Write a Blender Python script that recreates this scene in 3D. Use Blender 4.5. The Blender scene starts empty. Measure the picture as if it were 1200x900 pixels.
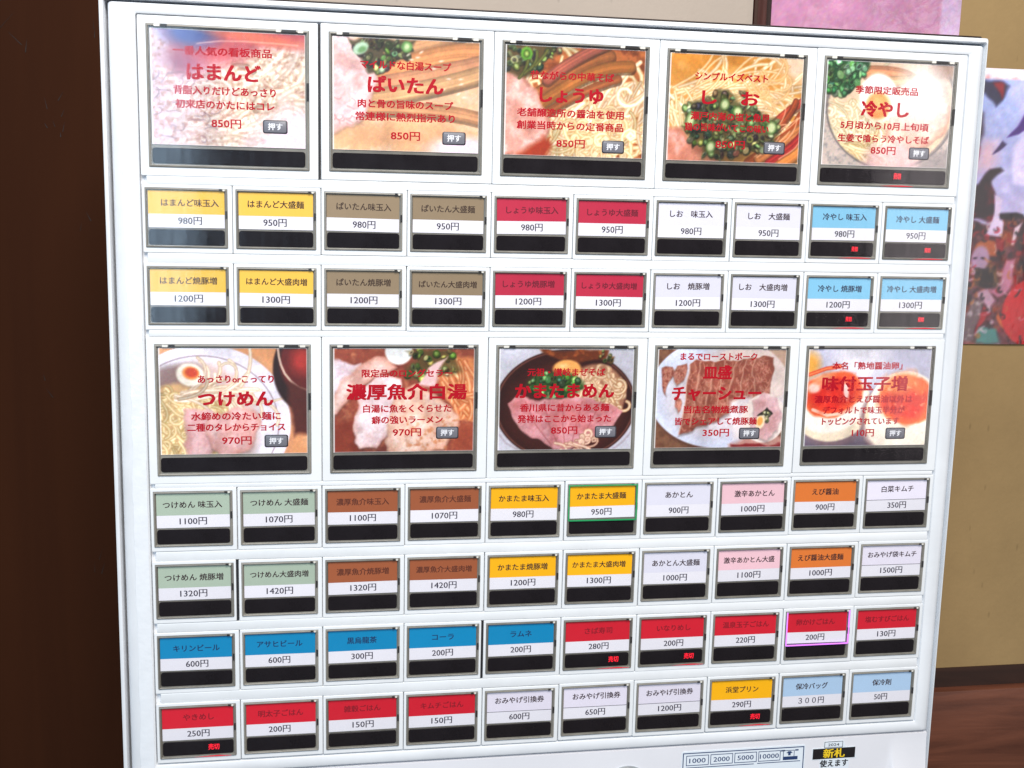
import bpy, math
import numpy as np
from mathutils import Matrix, Vector

# ================= camera, world, lamps, exposure =================
scene = bpy.context.scene
C = scene.collection
ZT = 1.60                                    # height of the top of the button field above the floor (m)
cd = bpy.data.cameras.new('camera'); cam = bpy.data.objects.new('camera', cd); C.objects.link(cam); scene.camera = cam
cd.sensor_fit = 'HORIZONTAL'; cd.sensor_width = 36; cd.lens = 38.78; cd.clip_start = .02; cd.clip_end = 60
cam.matrix_world = Matrix(((0.98631264, 0.00321233, -0.16485463, -0.18164),
                           (-0.16341143, 0.15245387, -0.9747074, -0.81585),
                           (0.02200164, 0.98830537, 0.15089211, ZT-0.13065),
                           (0, 0, 0, 1)))
world = bpy.data.worlds.new('World'); scene.world = world; world.use_nodes = True
bg = world.node_tree.nodes['Background']; bg.inputs[0].default_value = (1, .95, .9, 1); bg.inputs[1].default_value = .11
def lamp(name, loc, target, sx, sy, power, col):
    l = bpy.data.lights.new(name, 'AREA'); l.shape = 'RECTANGLE'; l.size = sx; l.size_y = sy; l.energy = power; l.color = col
    o = bpy.data.objects.new(name, l); C.objects.link(o); o.location = loc
    o.rotation_euler = (Vector(target)-Vector(loc)).to_track_quat('-Z', 'Y').to_euler()
    return o
lamp('window_light', (-1.45, -3.0, ZT+.35), (-.6, 0, ZT-.1), 1.7, 1.9, 47, (.55, .77, 1.0))
lamp('right_fill_light', (2.35, -3.0, ZT-.1), (.3, 0, ZT-.2), .95, 1.7, 11, (1.0, .9, .92))  # added fill: brightens the panel's right side and gives its covers haze
lamp('ceiling_light', (-.12, -1.3, 2.6), (.1, 0, ZT-.4), .8, .8, 45, (1.0, .955, .90))
vs = scene.view_settings; vs.view_transform = 'Standard'; vs.look = 'None'; vs.exposure = 0.06; vs.gamma = 1; vs.use_curve_mapping = False
scene.cycles.use_denoising = True; scene.cycles.denoising_prefilter = 'ACCURATE'; scene.cycles.sample_clamp_direct = 8; scene.cycles.sample_clamp_indirect = 3; scene.cycles.max_bounces = 8; scene.cycles.transparent_max_bounces = 10

# ================= helpers =================
def lin(c):
    c = np.asarray(c, float)/255.
    return tuple(np.where(c <= .04045, c/12.92, ((c+.055)/1.055)**2.4))
WORLD = {}
def link(name, mesh, mats, parent=None, loc=(0, 0, 0), smooth=None):
    o = bpy.data.objects.new(name, mesh); C.objects.link(o)
    if mats is not None and mesh is not None:
        ml = mats if isinstance(mats, (list, tuple)) else [mats]
        while len(mesh.materials) < len(ml): mesh.materials.append(None)
        for i, m in enumerate(ml):
            o.material_slots[i].link = 'OBJECT'; o.material_slots[i].material = m
    loc = Vector(loc)
    if parent is not None:
        o.parent = parent; o.location = loc-WORLD[parent.name]
    else: o.location = loc
    WORLD[o.name] = loc
    return o
def tag(o, label=None, cat=None, group=None, kind=None):
    if label: o['label'] = label
    if cat: o['category'] = cat
    if group: o['group'] = group
    if kind: o['kind'] = kind
    return o
def mesh(name, v, f, sharp=40):
    m = bpy.data.meshes.new(name); m.from_pydata([tuple(q) for q in v], [], f); m.update()
    if sharp is not None:
        m.polygons.foreach_set('use_smooth', [True]*len(m.polygons)); m.set_sharp_from_angle(angle=math.radians(sharp))
    return m
def rrect(x0, x1, z0, z1, y, r=0., n=3):
    """rounded rectangle, mm, counter-clockwise seen from the front"""
    if r <= 0: return [(x0, y, z0), (x1, y, z0), (x1, y, z1), (x0, y, z1)]
    p = []
    for cx, cz, a in ((x0+r, z0+r, 180), (x1-r, z0+r, 270), (x1-r, z1-r, 0), (x0+r, z1-r, 90)):
        for k in range(n+1):
            t = math.radians(a+90*k/n); p.append((cx+r*math.cos(t), y, cz+r*math.sin(t)))
    return p
def loft(name, loops, cap=True, capback=False, sharp=40):
    v = []; f = []; n = len(loops[0])
    for l in loops: v += [(x/1000, y/1000, z/1000) for x, y, z in l]
    for k in range(len(loops)-1):
        for i in range(n):
            j = (i+1) % n; f.append((k*n+i, k*n+j, (k+1)*n+j, (k+1)*n+i))
    if cap: f.append(tuple(range((len(loops)-1)*n, len(loops)*n)))
    if capback: f.append(tuple(reversed(range(n))))
    return mesh(name, v, f, sharp)
def slab(name, x0, x1, z0, z1, y0, y1, r=0., b=.0):
    """a plate from y0 (front) to y1 (back) with front edges eased by b"""
    L = [rrect(x0, x1, z0, z1, y1, r)]
    if b: L += [rrect(x0, x1, z0, z1, y0+b, r), rrect(x0+b*.3, x1-b*.3, z0+b*.3, z1-b*.3, y0+b*.3, r), rrect(x0+b, x1-b, z0+b, z1-b, y0, max(r-b, 0) if r else 0)]
    else: L += [rrect(x0, x1, z0, z1, y0, r)]
    return loft(name, L, True, True)
def boxes(name, bl, sharp=None):
    v = []; f = []
    for x0, x1, y0, y1, z0, z1 in bl:
        k = len(v)
        v += [(x/1000, y/1000, z/1000) for x, y, z in ((x0, y0, z0), (x1, y0, z0), (x1, y0, z1), (x0, y0, z1), (x0, y1, z0), (x1, y1, z0), (x1, y1, z1), (x0, y1, z1))]
        f += [tuple(k+i for i in q) for q in ((0, 1, 2, 3), (5, 4, 7, 6), (1, 5, 6, 2), (4, 0, 3, 7), (3, 2, 6, 7), (4, 5, 1, 0))]
    return mesh(name, v, f, sharp)

# ---------- materials ----------
def nodes(name):
    m = bpy.data.materials.new(name); m.use_nodes = True; nt = m.node_tree
    return m, nt, nt.nodes['Principled BSDF']
def node(nt, t, **kw):
    n = nt.nodes.new(t)
    for k, v in kw.items():
        if k.startswith('i_'): n.inputs[int(k[2:]) if k[2:].isdigit() else k[2:]].default_value = v
        else: setattr(n, k, v)
    return n
MC = {}
def plain(name, col, rough=.45, spec=.5, var=.05, scale=40, bump=.0, bscale=300, coat=0., metal=0., tone=0.):
    if name in MC: return MC[name]
    m, nt, p = nodes(name); L = nt.links.new
    tc = node(nt, 'ShaderNodeTexCoord')
    nz = node(nt, 'ShaderNodeTexNoise'); nz.inputs['Scale'].default_value = scale; nz.inputs['Detail'].default_value = 6; nz.inputs['Roughness'].default_value = .65
    L(tc.outputs['Object'], nz.inputs['Vector'])
    r = node(nt, 'ShaderNodeMapRange'); r.inputs[1].default_value = .3; r.inputs[2].default_value = .7; r.inputs[3].default_value = 1-var; r.inputs[4].default_value = 1+var*.4
    L(nz.outputs['Fac'], r.inputs[0])
    mx = node(nt, 'ShaderNodeVectorMath', operation='SCALE'); mx.inputs[0].default_value = col[:3]
    oi = node(nt, 'ShaderNodeObjectInfo'); r3 = node(nt, 'ShaderNodeMapRange'); r3.inputs[3].default_value = 1-tone; r3.inputs[4].default_value = 1+tone; L(oi.outputs['Random'], r3.inputs[0])
    mm = node(nt, 'ShaderNodeMath', operation='MULTIPLY'); L(r.outputs[0], mm.inputs[0]); L(r3.outputs[0], mm.inputs[1]); L(mm.outputs[0], mx.inputs['Scale'])
    L(mx.outputs[0], p.inputs['Base Color'])
    r2 = node(nt, 'ShaderNodeMapRange'); r2.inputs[1].default_value = .3; r2.inputs[2].default_value = .7; r2.inputs[3].default_value = rough*.8; r2.inputs[4].default_value = min(1, rough*1.25)
    L(nz.outputs['Fac'], r2.inputs[0]); L(r2.outputs[0], p.inputs['Roughness'])
    p.inputs['Specular IOR Level'].default_value = spec; p.inputs['Metallic'].default_value = metal; p.inputs['Coat Weight'].default_value = coat
    if bump:
        n2 = node(nt, 'ShaderNodeTexNoise'); n2.inputs['Scale'].default_value = bscale; n2.inputs['Detail'].default_value = 3; L(tc.outputs['Object'], n2.inputs['Vector'])
        b = node(nt, 'ShaderNodeBump'); b.inputs['Strength'].default_value = bump; b.inputs['Distance'].default_value = .001; L(n2.outputs['Fac'], b.inputs['Height']); L(b.outputs[0], p.inputs['Normal'])
    MC[name] = m; return m
def glow(name, col, strength):
    m, nt, p = nodes(name); p.inputs['Base Color'].default_value = (*[c*.5 for c in col], 1); p.inputs['Emission Color'].default_value = (*col, 1); p.inputs['Emission Strength'].default_value = strength; p.inputs['Roughness'].default_value = .4
    return m
def print_mat(name, rough=.35, coat=.0, bump=0., bscale=60):
    m, nt, p = nodes(name); a = node(nt, 'ShaderNodeAttribute', attribute_name='ink'); nt.links.new(a.outputs['Color'], p.inputs['Base Color'])
    p.inputs['Roughness'].default_value = rough; p.inputs['Coat Weight'].default_value = coat; p.inputs['Coat Roughness'].default_value = .12
    if bump:
        tc = node(nt, 'ShaderNodeTexCoord'); n2 = node(nt, 'ShaderNodeTexNoise'); n2.inputs['Scale'].default_value = bscale; n2.inputs['Detail'].default_value = 4; nt.links.new(tc.outputs['Object'], n2.inputs['Vector'])
        b = node(nt, 'ShaderNodeBump'); b.inputs['Strength'].default_value = bump; b.inputs['Distance'].default_value = .004; nt.links.new(n2.outputs['Fac'], b.inputs['Height']); nt.links.new(b.outputs[0], p.inputs['Normal']); nt.links.new(b.outputs[0], p.inputs['Coat Normal'])
    return m
def clear_mat(name, rough=.06, tint=(1, 1, 1)):
    m = bpy.data.materials.new(name); m.use_nodes = True; nt = m.node_tree; nt.nodes.clear(); L = nt.links.new
    out = node(nt, 'ShaderNodeOutputMaterial'); mix = node(nt, 'ShaderNodeMixShader'); tr = node(nt, 'ShaderNodeBsdfTransparent'); gl = node(nt, 'ShaderNodeBsdfGlossy'); lw = node(nt, 'ShaderNodeLayerWeight'); pw = node(nt, 'ShaderNodeMath', operation='POWER'); pw.inputs[1].default_value = 5.; fr = node(nt, 'ShaderNodeMath', operation='MULTIPLY_ADD'); fr.inputs[1].default_value = .93; fr.inputs[2].default_value = .055
    tr.inputs[0].default_value = (*tint, 1); lw.inputs[0].default_value = .5; L(lw.outputs['Facing'], pw.inputs[0]); L(pw.outputs[0], fr.inputs[0])
    tc = node(nt, 'ShaderNodeTexCoord'); mp = node(nt, 'ShaderNodeMapping'); mp.inputs['Scale'].default_value = (220, 220, 30); mp.inputs['Rotation'].default_value = (0, .7, 0)
    oi = node(nt, 'ShaderNodeObjectInfo'); add = node(nt, 'ShaderNodeVectorMath', operation='ADD')
    L(tc.outputs['Object'], add.inputs[0]); L(oi.outputs['Location'], add.inputs[1]); L(add.outputs[0], mp.inputs[0])
    nz = node(nt, 'ShaderNodeTexNoise'); nz.inputs['Scale'].default_value = 1.; nz.inputs['Detail'].default_value = 5; L(mp.outputs[0], nz.inputs['Vector'])
    r = node(nt, 'ShaderNodeMapRange'); r.inputs[1].default_value = .35; r.inputs[2].default_value = .75; r.inputs[3].default_value = rough; r.inputs[4].default_value = rough*3.5
    L(nz.outputs['Fac'], r.inputs[0]); L(r.outputs[0], gl.inputs['Roughness'])
    L(fr.outputs[0], mix.inputs[0]); L(tr.outputs[0], mix.inputs[1]); L(gl.outputs[0], mix.inputs[2]); L(mix.outputs[0], out.inputs[0])
    return m
def wood(name, dark, light, axis=0, rough=.4, freq=40, bump=.15):
    m, nt, p = nodes(name); L = nt.links.new
    tc = node(nt, 'ShaderNodeTexCoord'); mp = node(nt, 'ShaderNodeMapping'); s = [freq, freq, freq]; s[axis] = freq*.07; mp.inputs['Scale'].default_value = s
    L(tc.outputs['Object'], mp.inputs[0])
    nz = node(nt, 'ShaderNodeTexNoise'); nz.inputs['Scale'].default_value = 1.; nz.inputs['Detail'].default_value = 8; nz.inputs['Distortion'].default_value = .8; nz.inputs['Roughness'].default_value = .6; L(mp.outputs[0], nz.inputs['Vector'])
    cr = node(nt, 'ShaderNodeValToRGB'); cr.color_ramp.elements[0].position = .32; cr.color_ramp.elements[0].color = (*dark, 1); cr.color_ramp.elements[1].position = .7; cr.color_ramp.elements[1].color = (*light, 1)
    L(nz.outputs['Fac'], cr.inputs[0]); L(cr.outputs[0], p.inputs['Base Color']); p.inputs['Roughness'].default_value = rough
    b = node(nt, 'ShaderNodeBump'); b.inputs['Strength'].default_value = bump; b.inputs['Distance'].default_value = .002; L(nz.outputs['Fac'], b.inputs['Height']); L(b.outputs[0], p.inputs['Normal'])
    return m
def plaster(name, col, var=.18):
    m, nt, p = nodes(name); L = nt.links.new
    tc = node(nt, 'ShaderNodeTexCoord')
    a = node(nt, 'ShaderNodeTexNoise'); a.inputs['Scale'].default_value = 4; a.inputs['Detail'].default_value = 9; a.inputs['Roughness'].default_value = .7; L(tc.outputs['Object'], a.inputs['Vector'])
    r = node(nt, 'ShaderNodeMapRange'); r.inputs[1].default_value = .3; r.inputs[2].default_value = .7; r.inputs[3].default_value = 1-var; r.inputs[4].default_value = 1+var*.5; L(a.outputs['Fac'], r.inputs[0])
    # small dark straw flecks in the plaster
    mp = node(nt, 'ShaderNodeMapping'); mp.inputs['Scale'].default_value = (60, 60, 24); mp.inputs['Rotation'].default_value = (0, .5, 0); L(tc.outputs['Object'], mp.inputs[0])
    v = node(nt, 'ShaderNodeTexVoronoi', feature='F1'); v.inputs['Scale'].default_value = 1.; v.inputs['Randomness'].default_value = 1; L(mp.outputs[0], v.inputs['Vector'])
    fl = node(nt, 'ShaderNodeMapRange'); fl.inputs[1].default_value = .05; fl.inputs[2].default_value = .12; fl.inputs[3].default_value = .82; fl.inputs[4].default_value = 1; L(v.outputs['Distance'], fl.inputs[0])
    mu = node(nt, 'ShaderNodeMath', operation='MULTIPLY'); L(r.outputs[0], mu.inputs[0]); L(fl.outputs[0], mu.inputs[1])
    mx = node(nt, 'ShaderNodeVectorMath', operation='SCALE'); mx.inputs[0].default_value = col; L(mu.outputs[0], mx.inputs['Scale']); L(mx.outputs[0], p.inputs['Base Color'])
    p.inputs['Roughness'].default_value = .8; p.inputs['Specular IOR Level'].default_value = .2
    n2 = node(nt, 'ShaderNodeTexNoise'); n2.inputs['Scale'].default_value = 180; n2.inputs['Detail'].default_value = 4; L(tc.outputs['Object'], n2.inputs['Vector'])
    b = node(nt, 'ShaderNodeBump'); b.inputs['Strength'].default_value = .3; b.inputs['Distance'].default_value = .001; L(n2.outputs['Fac'], b.inputs['Height']); L(b.outputs[0], p.inputs['Normal'])
    return m

# ---------- lettering ----------
TC = bpy.data.curves.new('type', 'FONT'); TO = bpy.data.objects.new('type', TC); C.objects.link(TO)
TC.resolution_u = 2
def lettering(name, lines):
    """lines: (text, centre x, centre z, width, height-of-em, boldness, tilt) in mm -> one flat mesh facing the front"""
    V = []; F = []
    for body, cx, cz, width, em, bold in lines:
        TC.body = body; bpy.context.view_layer.update()
        dg = bpy.context.evaluated_depsgraph_get(); me = TO.evaluated_get(dg).to_mesh()
        n = len(me.vertices); co = np.empty(n*3, np.float32); me.vertices.foreach_get('co', co); co = co.reshape(-1, 3)
        x0, x1 = co[:, 0].min(), co[:, 0].max()
        y0, y1 = (-.07, .80) if any(ord(c) > 0x2000 for c in body) else (co[:, 1].min(), co[:, 1].max())
        sx = width/(x1-x0) if width else em
        X = (co[:, 0]-(x0+x1)/2)*sx+cx; Z = (co[:, 1]-(y0+y1)/2)*em+cz; P_ = [tuple(p.vertices) for p in me.polygons]
        sh = [(0, 0)] if bold <= 0 else [(-1, 0), (1, 0)] if bold < .018 else [(-1, -.6), (1, -.6), (-1, .6), (1, .6)]   # strokes thickened by overlaid impressions
        for q, (du, dv) in enumerate(sh):
            k = len(V); V += [((a+du*bold*em)/1000, -q*.000012, (b+dv*bold*em)/1000) for a, b in zip(X.tolist(), Z.tolist())]
            F += [tuple(k+i for i in p) for p in P_]
        TO.evaluated_get(dg).to_mesh_clear()
    return mesh(name, V, F, None)

# ---------- print painter: colours for the printed cards and posters, worked out per print dot ----------
class Print:
    def __init__(s, w, h, aspect, seed, base):
        s.w, s.h, s.a = w*2, h*2, aspect
        s.rng = np.random.default_rng(seed)
        yy, xx = np.mgrid[0:s.h, 0:s.w]
        s.x = (xx+.5)/s.w*aspect; s.y = (yy+.5)/s.h
        s.c = np.empty((s.h, s.w, 3)); s.c[:] = np.array(base)/255.
    def noise(s, f, seed=0, oct=3):
        r = np.random.default_rng(seed+7); out = np.zeros((s.h, s.w)); amp = 1.; tot = 0
        for o in range(oct):
            n = int(f*2**o)+3; g = r.random((n+2, int(n*s.a)+4))
            gx = s.x*f*2**o; gy = s.y*f*2**o
            i = gx.astype(int); j = gy.astype(int); fx = gx-i; fy = gy-j
            fx = fx*fx*(3-2*fx); fy = fy*fy*(3-2*fy)
            i = np.minimum(i, g.shape[1]-2); j = np.minimum(j, g.shape[0]-2)
            out += amp*((g[j, i]*(1-fx)+g[j, i+1]*fx)*(1-fy)+(g[j+1, i]*(1-fx)+g[j+1, i+1]*fx)*fy)
            tot += amp; amp *= .55
        return out/tot
    def mix(s, m, col):
        col = np.asarray(col, float)
        if col.max() > 1.5: col = col/255.
        s.c += (col-s.c)*m[..., None]
    def grain(s, m, f, col, amt, seed=1):
        s.mix(np.clip(m*amt*np.clip((s.noise(f, seed)-.5)*4, 0, 1), 0, 1), col)
    def ellm(s, cx, cy, rx, ry, rot=0, soft=.02, wob=0, seed=3):
        dx = s.x-cx*s.a; dy = s.y-cy; c, n = np.cos(rot), np.sin(rot)
        u = (dx*c+dy*n)/rx; v = (-dx*n+dy*c)/ry
        d = np.sqrt(u*u+v*v)
        if wob: d = d*(1+wob*(s.noise(6, seed)-.5))
        return np.clip((1-d)*min(rx, ry)/soft+.5, 0, 1)
    def ell(s, cx, cy, rx, ry, col, rot=0, soft=.02, alpha=1., wob=0, seed=3, shade=0):
        m = s.ellm(cx, cy, rx, ry, rot, soft, wob, seed)*alpha
        if shade:
            sh = 1+shade*((s.y-cy)/ry*.6-(s.x-cx*s.a)/rx*.3)
            cc = np.clip(np.array(col)/255.*(1/np.clip(sh, .5, 2))[..., None], 0, 1)
            s.c += (cc-s.c)*m[..., None]
        else: s.mix(m, col)
        return m
    def polym(s, pts, soft=.012):
        p = np.array(pts, float); p = p*[s.a, 1]
        ins = np.zeros((s.h, s.w), bool); d2 = np.full((s.h, s.w), 9.)
        if not hasattr(s, 'wx'): s.wx = (s.noise(5, 71, 3)-.5)*.11; s.wy = (s.noise(5, 72, 3)-.5)*.11
        X, Y = s.x+s.wx, s.y+s.wy
        for k in range(len(p)):
            a, b = p[k], p[(k+1) % len(p)]
            cond = (a[1] > Y) != (b[1] > Y)
            xi = (b[0]-a[0])*(Y-a[1])/((b[1]-a[1]) or 1e-9)+a[0]
            ins ^= cond & (X < xi)
            e = b-a; t = np.clip(((X-a[0])*e[0]+(Y-a[1])*e[1])/(e@e+1e-12), 0, 1)
            d2 = np.minimum(d2, (X-a[0]-t*e[0])**2+(Y-a[1]-t*e[1])**2)
        d = np.sqrt(d2)*np.where(ins, 1, -1)
        return np.clip(d/soft+.5, 0, 1)
    def poly(s, pts, col, soft=.012, alpha=1., shade=None):
        m = s.polym(pts, soft)*alpha
        s.mix(m, col); return m
    def stroke(s, pts, w, col, edge=None, hi=None, clip=None, alpha=1.):
        p = np.array(pts, float)*[s.a, 1]
        x0, y0 = p.min(0)-w*1.5; x1, y1 = p.max(0)+w*1.5
        i0 = max(0, int(x0/s.a*s.w)); i1 = min(s.w, int(x1/s.a*s.w)+2); j0 = max(0, int(y0*s.h)); j1 = min(s.h, int(y1*s.h)+2)
        if i1 <= i0 or j1 <= j0: return
        X = s.x[j0:j1, i0:i1]; Y = s.y[j0:j1, i0:i1]; d2 = np.full(X.shape, 9.)
        for a, b in zip(p[:-1], p[1:]):
            e = b-a; t = np.clip(((X-a[0])*e[0]+(Y-a[1])*e[1])/(e@e+1e-12), 0, 1)
            d2 = np.minimum(d2, (X-a[0]-t*e[0])**2+(Y-a[1]-t*e[1])**2)
        d = np.sqrt(d2)/w
        m = np.clip((1-d)*w/.006+.5, 0, 1)*alpha
        if clip is not None: m = m*clip[j0:j1, i0:i1]
        col = np.array(col)/255.; cc = np.empty(X.shape+(3,)); cc[:] = col
        if edge is not None:
            k = np.clip(d, 0, 1)[..., None]**2; cc = cc*(1-k)+np.array(edge)/255.*k
        if hi is not None:
            k = np.clip(1-d*2.2, 0, 1)[..., None]; cc = cc*(1-k)+np.array(hi)/255.*k
        v = s.c[j0:j1, i0:i1]; v += (cc-v)*m[..., None]
    def wave(s, x, y, ang, ln, curl, n=12):
        r = s.rng; pts = []; a = ang
        da = r.normal(0, curl)/n; dd = r.normal(0, curl*.35)/n
        for k in range(n+1):
            pts.append((x/s.a, y)); x += np.cos(a)*ln/n; y += np.sin(a)*ln/n; a += da; da += dd
        return pts
    def noodles(s, n, box, ang, ln, curl, w, col, edge, hi, clip=None, var=18, spread=.25):
        r = s.rng
        for k in range(int(n*1.4)):
            x = r.uniform(box[0], box[2])*s.a; y = r.uniform(box[1], box[3]); w_ = w*.78
            v = r.normal(0, var); f = lambda q: np.clip(np.array(q)+v, 0, 255)
            s.stroke(s.wave(x, y, ang+r.normal(0, spread), ln*r.uniform(.6, 1.3), curl), w_*r.uniform(.8, 1.2), f(col), f(np.array(edge)*.6+np.array(col)*.4), f(hi), clip)
    def rings(s, n, box, rad, cols, clip=None):
        r = s.rng
        for k in range(n):
            x = r.uniform(box[0], box[2]); y = r.uniform(box[1], box[3]); q = rad*r.uniform(.6, 1.25); ro = r.uniform(0, 3); fl = r.uniform(.3, 1)
            if clip is not None and clip[min(s.h-1, max(0, int(y*s.h))), min(s.w-1, max(0, int(x*s.w)))] < .5: continue
            c = np.array(cols[r.integers(len(cols))], float)*r.uniform(.65, 1.1)+r.normal(0, 9, 3)
            c = np.clip(c, 8, 250)
            s.ell(x, y+.012, q*1.05, q*fl*1.05, c*.35, ro, .012, .7)
            s.ell(x, y, q, q*fl, c, ro, .008)
            if r.random() < .6: s.ell(x, y, q*.55, q*fl*.55, np.minimum(c*1.25+40, 255) if r.random() < .6 else c*.45, ro, .008)
            s.ell(x-q*.3/s.a, y-q*.25, q*.25, q*.12, (250, 255, 240), ro, .01, .35)
    def meat(s, pts, col, fat, seed, marb=.5, edge=None, soft=.014):
        m = s.polym([(x+0, y+.02) for x, y in pts], .03); s.mix(m*.45, np.array(col)*.35)
        m = s.polym(pts, soft)
        s.mix(m, col)
        nz = s.noise(9, seed, 4)
        s.mix(m*np.clip((nz-.5)*5, 0, 1)*marb, fat)
        s.mix(m*np.clip((s.noise(26, seed+3, 2)-.52)*5, 0, 1)*.35, np.array(col)*.84); s.mix(m*np.clip((s.noise(34, seed+5, 2)-.54)*5, 0, 1)*.35, np.minimum(np.array(col)*1.1+8, 255))
        s.mix(m*np.clip((.46-nz)*5, 0, 1)*.4, np.array(col)*[.86, .76, .72])
        if edge is not None:
            rim = m*np.clip(1-s.polym(pts, .09), 0, 1); s.mix(rim*.8, edge)
        return m
    def out(s, wash=0.):
        v = s.c
        for ax in (0, 1): v = (np.roll(v, 1, ax)+np.roll(v, -1, ax)+v*3.)/5.
        v = v*((.86+.28*s.noise(4, 91, 3))*(.95+.10*s.noise(46, 92, 2)))[..., None]
        c = v.reshape(s.h//2, 2, s.w//2, 2, 3).mean((1, 3))
        c = c+np.random.default_rng(5).normal(0, .012, c.shape)
        c = np.clip(c, 0, 1)**1.25; g_ = c.mean(-1, keepdims=True); c = g_+(c-g_)*1.05; c = c+(1-c)*wash*.6
        c = np.clip(c, 0, 1)
        return np.where(c <= .04045, c/12.92, ((c+.055)/1.055)**2.4)

CW, CH, CA = 176, 132, 1.334
NOOD = ((236, 212, 168), (188, 140, 88), (252, 238, 208))
PALE = ((238, 218, 196), (190, 150, 120), (255, 246, 232))
GREEN = [(104, 120, 66), (128, 142, 88), (78, 90, 52), (168, 176, 128), (56, 64, 42), (120, 104, 66)]

def dish(i):
    c = dish_print(i); c[:1] += (1-c[:1])*.6; c[:, :2] += (1-c[:, :2])*.6; c[:, -1:] += (1-c[:, -1:])*.5; c[-1:] += (1-c[-1:])*.4   # white margin of the print
    return c
def dish_print(i):
    P = Print(CW, CH, CA, 40+i, (200, 160, 130)); R = P.rng
    def menma(x, y, ang, ln, w, col=(206, 128, 72)):
        c = np.array(col, float)+R.normal(0, 10, 3)
        pts = P.wave(x*CA, y, ang, ln, .25)
        P.stroke([(px, py+.02) for px, py in pts], w*1.1, c*.42, None, None, None, .6)
        P.stroke(pts, w, c, c*.72, None)
        for q in range(4):
            o = R.uniform(-.7, .7)*w
            P.stroke([(px, py+o) for px, py in pts], w*.1, c*R.choice([.78, 1.15]), None, None, None, .45)
    if i == 0:
        P.mix(np.ones_like(P.x), (228, 208, 200))
        P.noodles(70, (-.1, .15, .95, 1.05), -.35, .7, 1.8, .036, (236, 218, 198), (190, 156, 134), (252, 244, 232))
        P.mix(np.clip(1.1-P.x*1.5, 0, 1)*.75, (216, 196, 214))
        P.grain(np.ones_like(P.x), 40, (158, 100, 80), .5, 5); P.grain(np.ones_like(P.x), 7, (228, 206, 206), .5, 9)
        P.mix(P.polym([(.08, -.1), (1.1, -.1), (1.1, .1), (.72, .14), (.5, .3), (.2, .35)], .16), (196, 96, 104))
        P.mix(P.ellm(.25, .03, .22, .12, .1, .12), (72, 88, 150))
        P.mix(P.ellm(.22, .28, .16, .1, .3, .14)*.7, (150, 84, 120))
        P.mix(P.ellm(.68, .05, .4, .05, .12, .05)*.8, (232, 128, 96))
        P.stroke([(.3, .12), (.45, .09), (.6, .085), (.8, .09), (.95, .1)], .007, (250, 214, 196), None, None, None, .5)
        P.mix(P.ellm(.98, .98, .4, .3, 0, .25), (236, 220, 232))
        for k in range(26):
            P.stroke(P.wave(R.uniform(0, .4)*CA, R.uniform(.35, .95), R.uniform(-.9, .3), .12, 1.5), .004, (120, 92, 110), None, None, None, .6)
        return P.out(.1)
    if i == 1:
        P.mix(np.ones_like(P.x), (236, 196, 164)); P.mix(np.clip(P.y*1.6-.7, 0, 1), (232, 190, 150))
        P.grain(np.ones_like(P.x), 14, (250, 222, 200), .5, 2)
        for k, (x, y, a, l, w) in enumerate([(.4, .12, -.3, 1.1, .08), (.22, .36, -.34, 1.4, .085), (.2, .46, -.26, 1.4, .08), (.18, .54, -.14, 1.5, .075), (.16, .62, -.02, 1.5, .06)]):
            menma(x, y, a, l, w, (228, 164, 126))
        P.meat([(-.1, -.05), (.18, -.02), (.3, .2), (.32, .42), (.25, .6), (.2, .74), (.05, .86), (-.1, .9)], (240, 206, 206), (252, 234, 240), 11, .7, (226, 170, 160), .03)
        for k in range(14): P.stroke(P.wave(R.uniform(0, .2)*CA, R.uniform(.5, .8), .4, .07, 1), .004, (196, 130, 130), None, None, None, .6)
        m = P.polym([(.13, 0), (.55, -.02), (.52, .15), (.42, .22), (.36, .33), (.26, .32), (.18, .15)], .03)
        P.mix(m, (92, 80, 58)); P.rings(90, (.13, 0, .55, .3), .03, GREEN+[(60, 40, 34)], m)
        P.ell(.19, .1, .075, .05, (190, 214, 190), -.5); P.ell(.2, .11, .04, .025, (120, 160, 110), -.5); P.ell(.5, .07, .05, .05, (120, 170, 100), .4); P.ell(.5, .07, .025, .03, (210, 226, 180), .4)
        for k in range(14): P.ell(R.uniform(.5, .97), R.uniform(.1, .55), .02, .008, (255, 244, 232), R.uniform(-.6, .2), .01, .8)
        P.mix(P.ellm(.5, .84, .6, .1, -.05, .06)*.6, (222, 170, 130)); P.mix(P.ellm(.9, .98, .3, .12, 0, .1), (240, 222, 236))
        return P.out(.06)
    if i == 2:
        P.mix(np.ones_like(P.x), (196, 120, 70)); P.grain(np.ones_like(P.x), 12, (120, 60, 34), .8, 3)
        P.noodles(46, (.25, .55, .9, 1.0), -.6, .75, 2.0, .024, *NOOD)
        P.noodles(34, (.5, .1, 1.05, .75), 2.2, .7, .9, .026, (240, 214, 182), (196, 140, 96), (255, 240, 218))
        for k in range(7): P.noodles(4, (.3, .75, .85, .95), k*.9, .5, 5, .02, *NOOD)
        for a in [(.16, .5, -.65, .9, .05), (.22, .56, -.62, 1.0, .055), (.3, .3, -.7, .7, .05), (.3, .6, -.55, .75, .038)]: menma(*a, (196, 118, 66))
        P.meat([(-.1, .2), (.12, .25), (.24, .42), (.36, .7), (.3, .88), (.18, .98), (-.1, 1.05)], (228, 176, 164), (248, 222, 216), 17, .7, (150, 74, 50), .03)
        P.mix(P.polym([(.1, .98), (.3, .84), (.36, .9), (.3, 1.1), (.05, 1.1)], .06), (178, 70, 40))
        m = P.polym([(-.05, -.05), (.42, -.05), (.34, .12), (.26, .2), (.1, .3), (-.02, .25)], .04)
        P.mix(m*.9, (92, 78, 46)); P.rings(60, (0, 0, .4, .22), .033, GREEN, m)
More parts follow.
